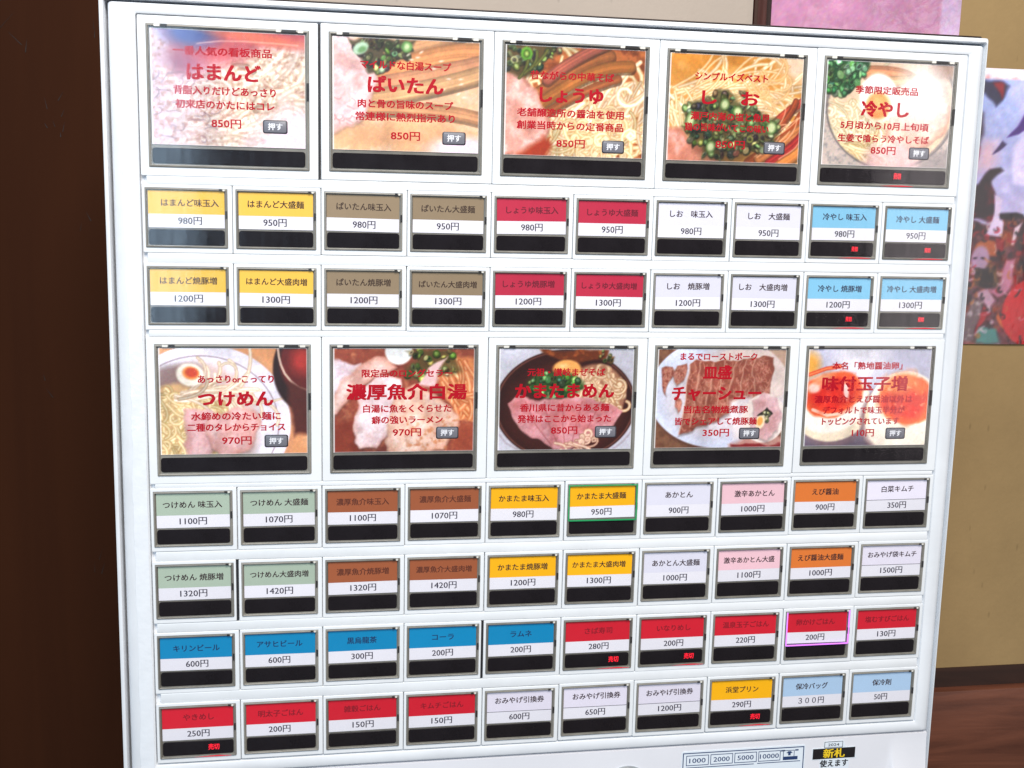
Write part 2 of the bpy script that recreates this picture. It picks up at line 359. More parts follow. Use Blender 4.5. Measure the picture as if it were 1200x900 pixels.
        P.ell(.15, .08, .055, .06, (110, 170, 60)); P.ell(.15, .08, .03, .036, (70, 92, 30)); P.ell(.15, .08, .016, .02, (190, 214, 130))
        for k in range(4): P.stroke(P.wave(.1*CA+k*.05, .3-k*.04, -.8, .18, .4), .014, (120, 120, 60), (60, 70, 30), None)
        return P.out(.05)
    if i == 3:
        P.mix(np.ones_like(P.x), (216, 160, 88)); P.mix(P.ellm(.5, .0, .8, .22, 0, .2)*.7, (204, 140, 56)); P.grain(np.ones_like(P.x), 8, (232, 184, 120), .6, 3)
        P.mix(P.ellm(1.0, .04, .25, .2, 0, .15)*.8, (244, 226, 214))
        P.noodles(46, (-.05, .3, .8, .62), -.15, .85, 1.0, .02, (240, 210, 170), (196, 146, 92), (255, 240, 214))
        for k in range(10): P.stroke(P.wave(R.uniform(.0, .35)*CA, R.uniform(.3, .6), -.5, .9, 1.5), .014, (240, 206, 160), (206, 150, 90), (255, 238, 206), None, .8)
        for k in range(8): P.stroke(P.wave(R.uniform(.5, .7)*CA, R.uniform(.12, .3), .9, .5, 1.4), .013, (240, 208, 160), (206, 150, 90), None, None, .75)
        P.noodles(22, (-.02, .3, .12, .8), 1.2, .4, .8, .018, *NOOD)
        for k, a in enumerate([(.62, 1.0, -.62, .7, .05), (.7, .95, -.6, .6, .05), (.78, 1.0, -.6, .5, .05), (.6, .86, -.65, .72, .04), (.85, 1.02, -.55, .4, .05), (.72, .78, -.6, .5, .03)]): menma(*a, [(196, 92, 60), (222, 130, 84), (170, 70, 44)][k % 3])
        for k in range(10): P.stroke(P.wave(R.uniform(.65, .9)*CA, R.uniform(.7, .98), -.6, .3, .5), .006, (248, 196, 160), None, None, None, .7)
        P.meat([(-.1, .74), (.1, .72), (.2, .84), (.34, .9), (.5, 1.1), (-.1, 1.1)], (214, 150, 130), (244, 206, 204), 23, .6, (186, 96, 70), .05)
        m = P.ellm(.47, .66, .45, .27, .05, .04, .7, 3); P.mix(m, (112, 104, 68)); P.mix(P.ellm(.45, .85, .3, .17, .1, .1)*.6, (80, 60, 36))
        P.rings(460, (.08, .34, .86, .97), .032, GREEN, m)
        for q in [(.17, .62, .05, .09), (.42, .46, .05, .06), (.52, .52, .05, .05), (.78, .66, .06, .07), (.33, .86, .05, .06)]:
            P.ell(*q[:2], q[2], q[3], (70, 96, 44), .2); P.ell(*q[:2], q[2]*.72, q[3]*.72, (206, 214, 170), .2, .03)
        return P.out(.03)
    if i == 4:
        P.mix(np.ones_like(P.x), (206, 190, 182)); P.grain(np.ones_like(P.x), 40, (150, 148, 150), .7, 3)
        m = P.ellm(.53, .42, .66, .58, 0, .03); P.mix(m, (236, 206, 180)); P.mix(P.ellm(.53, .42, .69, .61, 0, .01)*(1-m)*.8, (120, 112, 112))
        P.noodles(70, (-.05, .35, .45, .85), .5, .5, 2.2, .02, (238, 222, 190), (186, 150, 110), (255, 248, 228), m)
        P.noodles(14, (.1, .78, .3, .9), .35, .5, 1.2, .02, (232, 208, 160), (176, 136, 90), (252, 240, 208), m)
        for a in [(.32, .1, -.05, .6, .06), (.4, .2, -.12, .5, .05)]: menma(*a, (226, 166, 130))
        P.ell(.9, .06, .12, .1, (150, 110, 90), 0, .08)
        m = P.meat([(.6, .2), (.8, .14), (.94, .22), (1.0, .42), (.97, .64), (.84, .8), (.62, .84), (.5, .7)], (240, 196, 178), (252, 226, 216), 29, .6, (226, 150, 124), .03)
        P.mix(P.ellm(.55, .95, .28, .2, 0, .1)*.8, (244, 204, 206))
        P.ell(.42, .34, .2, .23, (252, 246, 242), -.2, .03); P.ell(.42, .42, .13, .13, (244, 160, 96), -.2, .05); P.ell(.4, .4, .07, .07, (250, 190, 130), 0, .06)
        P.mix(P.ellm(.76, .3, .26, .3, .5, .25), (255, 250, 248))
        m = P.polym([(-.05, -.05), (.34, -.03), (.33, .12), (.24, .24), (.16, .34), (-.05, .3)], .03)
        P.mix(m, (36, 84, 50)); P.rings(110, (0, 0, .34, .34), .035, [(70, 140, 80), (110, 176, 110), (44, 100, 58), (160, 206, 160)], m)
        P.mix(P.ellm(.95, 1.0, .3, .16, -.4, .05)*.6, (150, 140, 140))
        return P.out(.08)
    if i == 5:
        P.mix(np.ones_like(P.x), (226, 166, 120)); P.grain(np.ones_like(P.x), 5, (236, 190, 150), .7, 3)
        P.ell(.3, .72, .82, .76, (206, 150, 120), 0, .08, .5); P.ell(.3, .7, .78, .73, (240, 234, 244), 0, .012)
        m = P.ellm(.28, .72, .7, .65, 0, .006); P.mix(m*(1-P.ellm(.28, .72, .69, .64, 0, .006)), (170, 150, 160))
        P.ell(.28, .74, .52, .6, (214, 190, 186), 0, .08); P.mix(P.ellm(.05, .3, .3, .12, -.3, .06)*.8, (140, 110, 106))
        mm = P.ellm(.2, .75, .5, .42, .25, .04)
        P.mix(mm, (214, 176, 132)); P.noodles(110, (-.1, .38, .5, 1.0), .9, .4, 3.2, .02, (232, 208, 160), (180, 136, 86), (250, 236, 200), mm)
        P.noodles(20, (.1, .4, .5, .5), 0, .5, 1.2, .018, *PALE)
        P.meat([(.16, .6), (.34, .55), (.44, .7), (.4, .9), (.32, 1.05), (.2, 1.05)], (222, 176, 176), (240, 212, 214), 31, .6, (206, 150, 150), .04)
        P.meat([(.34, .64), (.5, .56), (.66, .6), (.68, .72), (.6, .95), (.45, 1.0), (.36, .94), (.32, .8)], (230, 188, 186), (244, 220, 220), 33, .6, (206, 130, 110), .03)
        P.ell(.21, .26, .13, .11, (150, 120, 110), .25, .05, .6); P.ell(.21, .25, .125, .105, (248, 240, 228), .25); P.ell(.215, .235, .075, .06, (238, 150, 80), .2); P.ell(.22, .23, .055, .042, (206, 76, 40), .2)
        P.ell(.99, .2, .3, .4, (48, 24, 24), 0, .02); P.ell(1.0, .14, .25, .3, (112, 36, 34), 0, .04); P.ell(.96, .12, .09, .12, (206, 70, 60), 0, .1, .8)
        P.stroke([(.8, .0), (.806, .08), (.82, .16), (.845, .24), (.885, .31), (.94, .37), (1.0, .4)], .01, (222, 196, 180)); P.mix(P.polym([(.86, .32), (1.1, .45), (1.1, .8), (.92, .85), (.88, .6)], .05), (92, 40, 34))
        return P.out(.1)
    if i == 6:
        P.mix(np.ones_like(P.x), (156, 84, 66)); P.grain(np.ones_like(P.x), 16, (196, 130, 100), .8, 3); P.grain(np.ones_like(P.x), 9, (110, 50, 42), .8, 13)
        m = P.polym([(.78, .05), (1.0, .1), (1.05, .7), (.9, .7), (.72, .3)], .05); P.mix(m, (222, 150, 100))
        P.noodles(26, (.75, .1, .95, .5), 1.2, .45, .8, .03, (226, 150, 100), (176, 96, 60), (246, 200, 160), m)
        P.meat([(-.05, .15), (.2, .12), (.2, .25), (.05, .42), (-.1, .5)], (240, 224, 234), (252, 244, 250), 41, .6, None, .03)
        P.meat([(.18, .14), (.36, .1), (.44, .2), (.3, .3), (.12, .46), (.02, .66), (-.05, .68), (-.05, .5)], (238, 200, 190), (248, 230, 230), 43, .6, (206, 140, 120), .03)
        P.mix(P.polym([(-.1, .74), (.2, .7), (.2, 1.1), (-.1, 1.1)], .08)*.8, (140, 62, 44))
        P.meat([(.2, .42), (.34, .28), (.48, .32), (.46, .6), (.38, .84), (.32, .98), (.2, .95), (.14, .8)], (244, 224, 228), (254, 246, 250), 45, .6, (222, 170, 160), .025)
        P.meat([(.44, .46), (.6, .36), (.74, .48), (.88, .66), (.9, .78), (.76, .98), (.5, 1.0), (.4, .98), (.38, .8)], (234, 200, 184), (248, 228, 222), 47, .7, (226, 160, 130), .03)
        P.grain(P.polym([(.5, .7), (.9, .65), (.85, 1.), (.5, 1.)], .1), 30, (196, 130, 90), .8, 4)
        P.mix(P.polym([(.9, .75), (1.1, .7), (1.1, 1.1), (.8, 1.1)], .06)*.8, (166, 84, 60))
        P.ell(.46, .03, .13, .13, (246, 246, 246), 0, .02)
        m = P.polym([(.52, 0), (.84, 0), (.9, .25), (.72, .3), (.52, .32), (.5, .2), (.58, .1)], .05); P.mix(m*.8, (96, 84, 44)); P.rings(70, (.5, 0, .95, .34), .03, [(110, 120, 60), (150, 150, 80), (80, 84, 40), (190, 180, 130)], m)
        P.poly([(.82, .08), (.72, .38), (.6, .36), (.68, .2)], (240, 206, 206), .03)
        return P.out(.06)
    if i == 7:
        P.mix(np.ones_like(P.x), (206, 204, 214))
        P.ell(.5, .56, .7, .55, (74, 40, 36), 0, .01); P.ell(.5, .56, .685, .535, (126, 80, 70), 0, .006); P.ell(.5, .56, .672, .525, (62, 26, 24), 0, .01); P.ell(.5, .6, .6, .46, (78, 34, 30), 0, .08)
        P.poly([(.28, .0), (.82, .0), (.8, .1), (.55, .12), (.32, .06)], (122, 62, 34), .03); P.grain(P.polym([(.28, .0), (.82, .0), (.8, .1), (.32, .06)], .03), 20, (190, 110, 60), .8, 4)
        P.rings(10, (.74, .02, .84, .12), .025, [(110, 110, 60), (150, 96, 50)])
        m = P.ellm(.72, .45, .3, .3, 0, .03); P.mix(m*.8, (196, 150, 120)); P.noodles(60, (.5, .2, .88, .6), 1.1, .35, 3, .024, (228, 196, 164), (170, 120, 90), (246, 226, 200), m)
        for k in range(6): P.stroke(P.wave(.84*CA+R.normal(0, .02), .3+.06*k, .7, .3, 4), .017, (226, 196, 160), (160, 110, 80), (246, 226, 200))
        P.ell(.5, .2, .14, .09, (226, 170, 104), 0, .02, 1, 0, 3, .15); P.ell(.47, .17, .05, .02, (240, 206, 150), 0, .03)
        m = P.ellm(.42, .36, .26, .13, .05, .04, .4); P.mix(m, (60, 90, 44)); P.rings(90, (.22, .24, .62, .48), .028, [(90, 150, 70), (60, 110, 50), (140, 180, 110), (40, 70, 36)], m)
        P.meat([(.07, .55), (.15, .46), (.3, .5), (.45, .5), (.62, .5), (.85, .55), (.92, .62), (.86, .8), (.68, .9), (.5, .99), (.36, .93), (.2, .84), (.1, .7)], (206, 140, 144), (236, 192, 198), 53, .6, (222, 176, 176), .02)
        for k in range(5): P.stroke([(.2+.14*k, .52), (.28+.1*k, .75), (.4+.05*k, .95)], .006, (170, 100, 104), None, None, None, .6)
        P.noodles(8, (.4, .9, .66, .98), .2, .3, 3, .017, (220, 180, 160), (130, 80, 66), (244, 220, 200))
        P.stroke([(.0, .82), (.06, .92), (.16, 1.0)], .01, (190, 180, 190)); P.stroke([(1.0, .82), (.94, .92), (.86, 1.0)], .01, (190, 180, 190))
        return P.out(.04)
    if i == 8:
        P.mix(np.ones_like(P.x), (138, 98, 76)); P.grain(np.ones_like(P.x), 30, (110, 72, 56), .7, 3)
        P.ell(.5, .46, .74, .58, (100, 64, 52), 0, .03, .7); P.ell(.5, .44, .74, .56, (222, 226, 244), 0, .012); P.mix(P.ellm(.75, .25, .5, .4, 0, .2)*.7, (232, 206, 190)); P.mix(P.ellm(.45, .5, .5, .4, 0, .15)*.5, (206, 186, 180))
        def slab(pts, seed):
            m = P.meat(pts, (158, 92, 76), (196, 136, 116), seed, .7, (140, 70, 58), .02)
            for k in range(70):
                x = R.uniform(min(p[0] for p in pts), max(p[0] for p in pts)); y = R.uniform(min(p[1] for p in pts), max(p[1] for p in pts))
                P.stroke(P.wave(x*CA, y, R.choice([1.3, 1.0, 1.7]), .06, 1.4), .0036, (208, 152, 134), None, None, m, .8)
        slab([(.05, .2), (.12, .17), (.13, .2), (.1, .34), (.08, .46), (.05, .36)], 61)
        slab([(.12, .24), (.16, .14), (.24, .14), (.22, .3), (.17, .36)], 62)
        for k in reversed(range(7)):
            x = .78-.085*k; y = .07+.012*k; h_ = .42+.045*k
            pts = [(x, y+.02), (x+.05, y-.005), (x+.13, y+.01), (x+.12, y+h_*.5), (x+.10-.01*k, y+h_), (x+.0-.012*k, y+h_+.03), (x-.02, y+h_*.5)]
            m = P.polym([(q[0]-.012, q[1]) for q in pts], .014); P.mix(m*.9, (222, 176, 156)); slab(pts, 63+k)
        slab([(.16, .5), (.2, .52), (.18, .66), (.15, .62)], 64)
        
        P.poly([(.6, .55), (.74, .48), (.78, .9), (.62, .9)], (232, 222, 224), .05); P.poly([(.58, .96), (.86, .8), (1.05, .96), (1.05, 1.1), (.6, 1.1)], (196, 150, 140), .05)
        P.ell(.85, .7, .23, .25, (240, 226, 220), 0, .012); P.meat([(.74, .52), (.84, .46), (.94, .5), (1., .66), (.98, .84), (.9, .92), (.82, .9), (.78, .76)], (214, 176, 180), (238, 212, 216), 67, .7, (232, 200, 200), .02)
        P.poly([(.79, .67), (.86, .58), (.92, .66), (.87, .74)], (44, 40, 34), .012); P.rings(12, (.84, .64, .9, .72), .02, [(170, 170, 110), (206, 206, 160)])
        P.ell(.82, .74, .05, .07, (246, 226, 196), .2, .012); P.ell(.82, .73, .03, .045, (240, 176, 100), .2, .012)
        P.mix(P.polym([(.6, .96), (1.1, .96), (1.1, 1.1), (.6, 1.1)], .02), (140, 40, 44))
        return P.out(.06)
    P.mix(np.ones_like(P.x), (196, 194, 212)); P.mix(np.clip(P.y*3-2.0, 0, 1), (112, 98, 114)); P.mix(P.ellm(.42, .1, .3, .25, 0, .2)*.8, (240, 236, 242))
    P.ell(.02, .16, .1, .12, (240, 180, 90), 0, .1)
    P.ell(.24, .66, .42, .34, (150, 120, 124), -.1, .05, .6); P.ell(.22, .6, .42, .35, (244, 228, 206), -.12, .02); P.ell(.2, .56, .4, .3, (252, 244, 236), -.12, .03)
    P.ell(.21, .46, .32, .23, (236, 110, 60), -.25, .03, 1, .25, 4); P.mix(P.ellm(.22, .47, .25, .16, -.2, .06, .5, 8), (214, 44, 28)); P.ell(.12, .32, .12, .06, (248, 190, 150), -.5, .06, .8)
    P.stroke([(.02, .26), (.15, .2), (.26, .18)], .02, (240, 120, 70), (220, 70, 40), (252, 170, 120)); P.ell(.06, .4, .07, .05, (250, 236, 230), 0, .03, .8); P.ell(.32, .42, .03, .1, (252, 232, 226), -.15, .02, .9)
    P.stroke([(.06, .62), (.18, .68), (.3, .66), (.4, .58)], .016, (252, 236, 224), None, None, None, .8)
    P.ell(.79, .72, .45, .44, (130, 96, 104), .1, .05, .8); P.ell(.8, .68, .42, .42, (240, 218, 192), .1, .02); P.ell(.81, .6, .4, .37, (252, 244, 234), .15, .02); P.ell(.78, .84, .38, .22, (252, 240, 226), 0, .05)
    P.ell(.82, .52, .31, .26, (240, 120, 56), .25, .03, 1, .25, 9); P.mix(P.ellm(.8, .56, .25, .17, .25, .08, .5, 12), (220, 54, 26)); P.mix(P.ellm(.76, .36, .16, .1, -.2, .1), (242, 150, 84))
    for k in range(16): P.ell(R.uniform(.66, 1), R.uniform(.35, .75), R.uniform(.008, .025), .008, (255, 214, 180), R.uniform(-1, 1), .012, .7)
    P.grain(P.ellm(.82, .5, .36, .3, .25, .05), 12, (246, 130, 60), .6, 4); P.grain(P.ellm(.22, .44, .34, .24, -.2, .05), 12, (240, 96, 60), .6, 6)
    return P.out(.06)
# ---------- printed picture sheets ----------
TOPO = {}
def picture_mesh(name, ink, x0, x1, z0, z1, bend=None):
    """a printed sheet: one vertex for each print dot; ink rows run from the top down"""
    h, w = ink.shape[:2]
    X, Z = np.meshgrid(np.linspace(x0, x1, w), np.linspace(z1, z0, h)); Y = np.zeros_like(X) if bend is None else bend(X, Z)
    co = np.stack([X, Y, Z], -1).reshape(-1, 3)/1000.
    if (w, h) not in TOPO:
        i = np.arange(h*w).reshape(h, w); TOPO[(w, h)] = np.stack([i[1:, :-1], i[1:, 1:], i[:-1, 1:], i[:-1, :-1]], -1).reshape(-1)
    idx = TOPO[(w, h)]; nf = len(idx)//4
    m = bpy.data.meshes.new(name); m.vertices.add(h*w); m.vertices.foreach_set('co', co.astype(np.float32).ravel())
    m.loops.add(len(idx)); m.loops.foreach_set('vertex_index', idx.astype(np.int32))
    m.polygons.add(nf); m.polygons.foreach_set('loop_start', np.arange(0, len(idx), 4, dtype=np.int32)); m.polygons.foreach_set('use_smooth', [True]*nf)
    m.update(calc_edges=True); m.validate()
    at = m.color_attributes.new('ink', 'FLOAT_COLOR', 'POINT'); at.data.foreach_set('color', np.concatenate([ink.reshape(-1, 3), np.ones((h*w, 1))], 1).astype(np.float32).ravel())
    return m

# ================= the setting behind the machine =================
def at(x=0, y=0, z=0): return (x/1000, y/1000, ZT+z/1000)
WY = 300.                                                  # wall plane, mm behind the button faces
M_wall = plaster('ochre_plaster', (.35, .232, .105)); M_beige = plaster('beige_plaster', (.44, .37, .31), .08)
M_red = wood('red_brown_wood', (.070, .022, .0125), (.20, .068, .037), 0, .35, 46); M_post = wood('post_wood', (.035, .009, .006), (.11, .028, .018), 2, .35, 60)
M_dark = wood('dark_brown_wood', (.029, .0076, .0020), (.036, .0098, .0026), 2, .85, 16, .05); M_dark.node_tree.nodes['Principled BSDF'].inputs['Specular IOR Level'].default_value = .12; M_groove = wood('shaded_groove_wood', (.02, .008, .005), (.05, .02, .012), 0, .6, 40)
tag(link('wall', boxes('wall', [(-345, 1400, WY, WY+80, -1600, 900)]), M_wall, None, at()), 'ochre plaster wall behind the ticket machine', kind='structure')
tag(link('floor', boxes('floor', [(-1600, 1400, -2600, WY+80, -1650, -1600)]), plain('floor_tile', (.16, .14, .12), .5, .5, .2, 6), None, at()), 'dark floor under the machine', kind='structure')
tag(link('wall_panel', boxes('wall_panel', [(-340, 246, WY-5, WY-.5, 20, 860)]), M_beige, None, at()), 'beige plaster panel above the machine', kind='structure')
wl = tag(link('dark_wood_wall', boxes('dark_wood_wall', [(-1500, -346, WY-8, WY+80, -1600, 900)]), M_dark, None, at()), 'very dark brown wooden wall beside the machine', kind='structure')
def scratches():
    rng = np.random.default_rng(3); bl = []
    v = []; f = []
    for cx, cz, n, s in ((-480, 30, 4, 26), (-470, 10, 2, 30), (-430, -40, 3, 12), (-425, -60, 4, 8), (-395, -150, 2, 10), (-440, -300, 2, 12), (-415, -480, 3, 16), (-400, 30, 2, 14)):
        for k in range(n):
            a = rng.uniform(-2, 2); x = cx+rng.normal(0, 8); z = cz+rng.normal(0, 8); l = s*rng.uniform(.4, 1); w = rng.uniform(.2, .5); i = len(v)
            dx, dz = math.sin(a*.4)*l, math.cos(a*.4)*l
            v += [(q[0]/1000, 0, q[1]/1000) for q in ((x-w, z), (x+w, z), (x+dx, z+dz))]; f.append((i, i+1, i+2))
    return mesh('scratches', v, f, None)
link('scratches', scratches(), plain('scratch', (.006, .002, .001), .7), wl, at(0, WY-8.3))
po = tag(link('wooden_post', slab('wooden_post', 247, 257, 15, 880, WY-16, WY-.6, 0, 1.5), M_post, None, at()), 'red brown wooden trim post between the beige panel and the pink sheet', 'post')
link('post_shadow', slab('post_shadow', 257.6, 265, 15, 880, WY-8, WY-.6, 0, 1), wood('post_shadow_black', (.008, .004, .003), (.03, .012, .008), 2, .4, 50), po, at())  # black strip stands for the shadow beside the post
wa = tag(link('wainscot', boxes('wainscot_groove', [(-345, 1400, WY-2, WY-.2, -680, -638)]), M_groove, None, at()), 'dark groove and red brown boards along the foot of the plaster wall', kind='structure')  # strip coloured dark to stand for the shade in the groove
for k, (z1, z0) in enumerate(((-661, -905), (-907, -1150), (-1152, -1398), (-1400, -1598))):
    link('board', slab('board', -344, 1399, z0, z1, WY-14, WY-2.2, 0, 2.2), M_red, wa, at())

# posters on the wall
def poster_art():
    P = Print(150, 212, .7071, 77, (188, 180, 216)); R = P.rng
    def A(ox, oy, sc, pts):                       # sheet fractions from points measured on two enlargements of the sheet
        o = []
        for x, y in pts:
            X, Y = ox+x/sc, oy+y/sc; v = (Y-81)/322.; o.append(((56.8+28*v+(X-1170)*.975)/210., v))
        return o
    t = lambda *p: A(1130, 70, 5.3, p); q = lambda *p: A(1120, 230, 5., p)
    P.mix(np.clip(1-(P.y-.04)*2.2, 0, 1)*.8, (166, 186, 232)); P.grain(np.ones_like(P.x), 6, (222, 206, 236), .7, 3); P.grain(np.ones_like(P.x), 30, (230, 226, 244), .3, 13)
    P.poly(t((150, 500), (230, 480), (240, 620), (200, 700), (110, 720), (120, 560)), (222, 190, 204), .05)
    P.poly(t((40, 100), (300, 130), (215, 290), (150, 200), (60, 220)), (44, 46, 78), .015); P.poly(t((205, 130), (275, 135), (240, 230)), (138, 20, 40), .01)
    P.poly(t((0, 330), (112, 350), (130, 460), (110, 560), (0, 600)), (70, 56, 72), .02); P.poly(t((20, 590), (115, 560), (100, 680), (20, 760)), (140, 46, 60), .02)
    P.poly(t((365, 305), (290, 480), (332, 470), (380, 390)), (78, 34, 130), .006); P.poly(t((265, 490), (215, 575), (295, 525)), (56, 36, 92), .006)
    P.poly(t((380, 450), (500, 420), (500, 790), (310, 790), (320, 560)), (222, 212, 240), .012)
    P.poly(t((258, 680), (200, 700), (130, 785), (60, 820), (40, 960), (180, 960), (210, 780), (268, 700)), (34, 16, 28), .012); P.grain(P.polym(t((130, 785), (40, 840), (40, 960), (180, 960), (200, 800)), .02), 24, (150, 20, 40), .9, 8)
    m = P.polym(q((-200, 60), (130, 130), (235, 100), (420, 105), (900, 90), (900, 900), (-200, 900)), .01); P.mix(m, (64, 18, 30))
    P.grain(m, 9, (150, 22, 38), .9, 5); P.grain(m, 14, (20, 14, 26), 1., 15); P.grain(m, 30, (20, 14, 26), .9, 45); P.grain(m, 36, (170, 124, 132), .5, 25); P.grain(m, 30, (186, 96, 40), .5, 35)
    P.poly(q((230, 0), (190, 100), (130, 185), (250, 180), (268, 120), (240, 95), (270, 40)), (214, 196, 220), .008); P.poly(q((235, 92), (420, 92), (420, 112), (240, 108)), (20, 12, 20), .006)
    P.poly(q((205, 190), (275, 195), (260, 300), (210, 270)), (150, 16, 36), .012); P.poly(q((270, 165), (340, 160), (350, 250), (280, 260)), (170, 84, 40), .02, .8)
    P.poly(q((85, 240), (120, 205), (200, 215), (215, 330), (180, 330), (110, 290), (80, 330)), (176, 96, 44), .012)
    f = q((135, 352))[0]; P.ell(f[0], f[1], .036, .048, (176, 146, 172), 0, .012); e = q((152, 350))[0]; P.ell(e[0], e[1], .009, .004, (40, 24, 40), .2, .004); e = q((104, 350))[0]; P.ell(e[0], e[1], .008, .004, (60, 36, 60), -.2, .004)
    P.poly(q((70, 405), (150, 430), (205, 400), (210, 510), (150, 560), (60, 540)), (24, 18, 20), .012); P.grain(P.polym(q((70, 405), (205, 400), (210, 510), (60, 540)), .02), 40, (170, 120, 60), .8, 18)
    P.poly(q((300, 340), (370, 330), (330, 450), (210, 570), (150, 560), (230, 480)), (196, 132, 156), .012); P.poly(q((85, 590), (150, 560), (210, 600), (190, 670), (150, 650), (90, 612)), (196, 160, 178), .012)
    P.poly(q((60, 620), (135, 640), (150, 870), (40, 880)), (120, 100, 104), .015); P.grain(P.polym(q((60, 620), (135, 640), (150, 870), (40, 880)), .02), 44, (214, 200, 206), .8, 2)
    P.poly(q((145, 660), (180, 690), (170, 830), (150, 830)), (176, 16, 34), .01); P.poly(q((165, 800), (235, 790), (245, 880), (160, 880)), (80, 140, 136), .012); P.poly(q((240, 680), (300, 750), (270, 770), (230, 720)), (196, 104, 40), .01)
    e = q((440, 670))[0]; P.ell(e[0], e[1], .115, .125, (200, 8, 26), 0, .006)
    P.poly(q((360, 150), (410, 130), (350, 250), (330, 245)), (222, 196, 206), .008)
    for k in range(70):
        x, y = q((R.uniform(60, 420), R.uniform(130, 860)))[0]
        P.stroke(P.wave(x*.707, y, R.uniform(0, 3), .03, 2), R.uniform(.002, .005), [(214, 190, 200), (16, 12, 20), (176, 26, 44), (190, 120, 60)][k % 4], None, None, None, .7)
    P.mix((P.y < .04).astype(float), (236, 232, 238)); P.grain((P.y < .04).astype(float), 20, (206, 120, 120), .6, 8)
    c_ = P.out(0.); return c_
M_sheet = print_mat('glossy_sheet', .3, .5, .35, 26)
p1 = link('poster', picture_mesh('poster', poster_art(), 470, 680, -260, 36, lambda X, Z: -1.2-1.5*np.sin((X-470)/210*3.14)**2), M_sheet, None, at(0, WY-.3))
tag(p1, 'collage poster in pale blue, red and black beside the machine', 'poster')
link('poster_title', lettering('poster_title', [('AI s', 586, -101, 28, 9, .0)]), plain('white_ink', (.85, .83, .88), .5), p1, at(0, WY-3.6))
def pink_art():
    P = Print(84, 118, .7071, 9, (206, 156, 184)); P.mix((P.x > .63).astype(float), (218, 190, 218)); P.grain(np.ones_like(P.x), 5, (214, 168, 194), .5, 3)
    return P.out(.0)
p2 = link('pink_sheet', picture_mesh('pink_sheet', pink_art(), 266.5, 476, -40, 257, lambda X, Z: -2.2+.9*np.sin(X*.07+Z*.03)), print_mat('pink_plastic', .25, .8, .4, 38), None, at(0, WY-.4))
tag(p2, 'plain pink sheet in a wrinkled plastic sleeve above the machine', 'sheet')

# ================= the ticket machine =================
root = link('ticket_machine', None, None, None, (-.004, .15, 0)); root.empty_display_size = .2
tag(root, 'white meal ticket vending machine with rows of priced menu buttons', 'vending machine')
M_case = plain('white_case', (.74, .76, .79), .38, .5, .09, 14, .04, 500); M_plate = plain('white_plastic', (.77, .79, .81), .4, .5, .06, 25, .03, 700, tone=.015)
M_back = plain('pale_backing', (.7, .71, .74), .7, .3); M_lower = plain('lower_white', (.76, .76, .80), .35, .5, .04, 12)
# cabinet: folded steel case, its rim standing round the door
L = [rrect(-334.5, 326.4, -1598, 13.6, 294, 2), rrect(-334.5, 326.4, -1598, 13.6, .9, 2), rrect(-333.7, 325.8, -1597, 12.9, .2, 2), rrect(-331.9, 325.4, -1596, 10.6, .2, 1.5), rrect(-331.5, 325.2, -1595.6, 10.2, .7, 1.5), rrect(-331.5, 325.2, -1595.6, 10.2, 16, 1.5)]
link('cabinet', loft('cabinet', L, True, True), M_case, root, at())
link('top_edge_plate', slab('top_edge_plate', -330, 322, 13.7, 15.3, 3, 290, 1, .4), plain('dark_edge', (.035, .02, .016), .5), root, at())  # thin dark plate added to draw the dark line above the rim
# door frame, rounded towards its left edge
ox0, ox1, oz0, oz1 = -329.8, 324.3, -558.6, 8.6; S = []
for dl, dr, db, dt, y, r in ((0, 0, 0, 0, 15, 2), (0, 0, 0, 0, 7.5, 2), (.6, .3, .15, .3, 5, 2), (2, .8, .3, .6, 3, 2), (4.5, 1.6, .5, 1, 1.6, 2), (8, 3, 1, 1.8, .6, 2), (12, 5, 2, 3, .12, 2), (18.8, 13.2, 9.2, 7.6, 0, 1.5), (19.1, 13.5, 9.5, 7.9, .35, 1.5), (19.1, 13.5, 9.5, 7.9, 9, 1.5)):
    S.append(rrect(ox0+dl, ox1-dr, oz0+db, oz1-dt, y, r))
link('door_frame', loft('door_frame', S, True, False, 60), M_case, root, at())
# clear wrinkled tape down the left edge of the door
def tape():
    v = []; f = []; rng = np.random.default_rng(8); n = 150; xs = [-321.5, -319, -316.5, -314, -311.6]
    w0 = np.convolve(rng.normal(0, 1, n+8), np.ones(5)/5, 'same'); w1 = np.convolve(rng.normal(0, 1, n+8), np.ones(5)/5, 'same')
    for k in range(n+1):
        z = 7-k*(562/n)
        for j, x in enumerate(xs):
            xx = x+(w0[k]*.9 if j == 0 else w1[k]*.35 if j == 4 else 0)
            t = (xx-ox0)
            y = (.6*((12-t)/4 if t < 12 else 0)*.8 if t < 12 else .05)-.35-.12*math.sin(k*.7+j)-abs(rng.normal(0, .07))
            v.append((xx/1000, y/1000, z/1000))
    m = len(xs)
    for k in range(n):
        for j in range(m-1): f.append((k*m+m+j, k*m+m+j+1, k*m+j+1, k*m+j))
    return mesh('tape', v, f, 80)
link('clear_tape', tape(), plain('glossy_tape', (.80, .83, .87), .12, .9, .03, 30, .35, 160, .6), root, at())
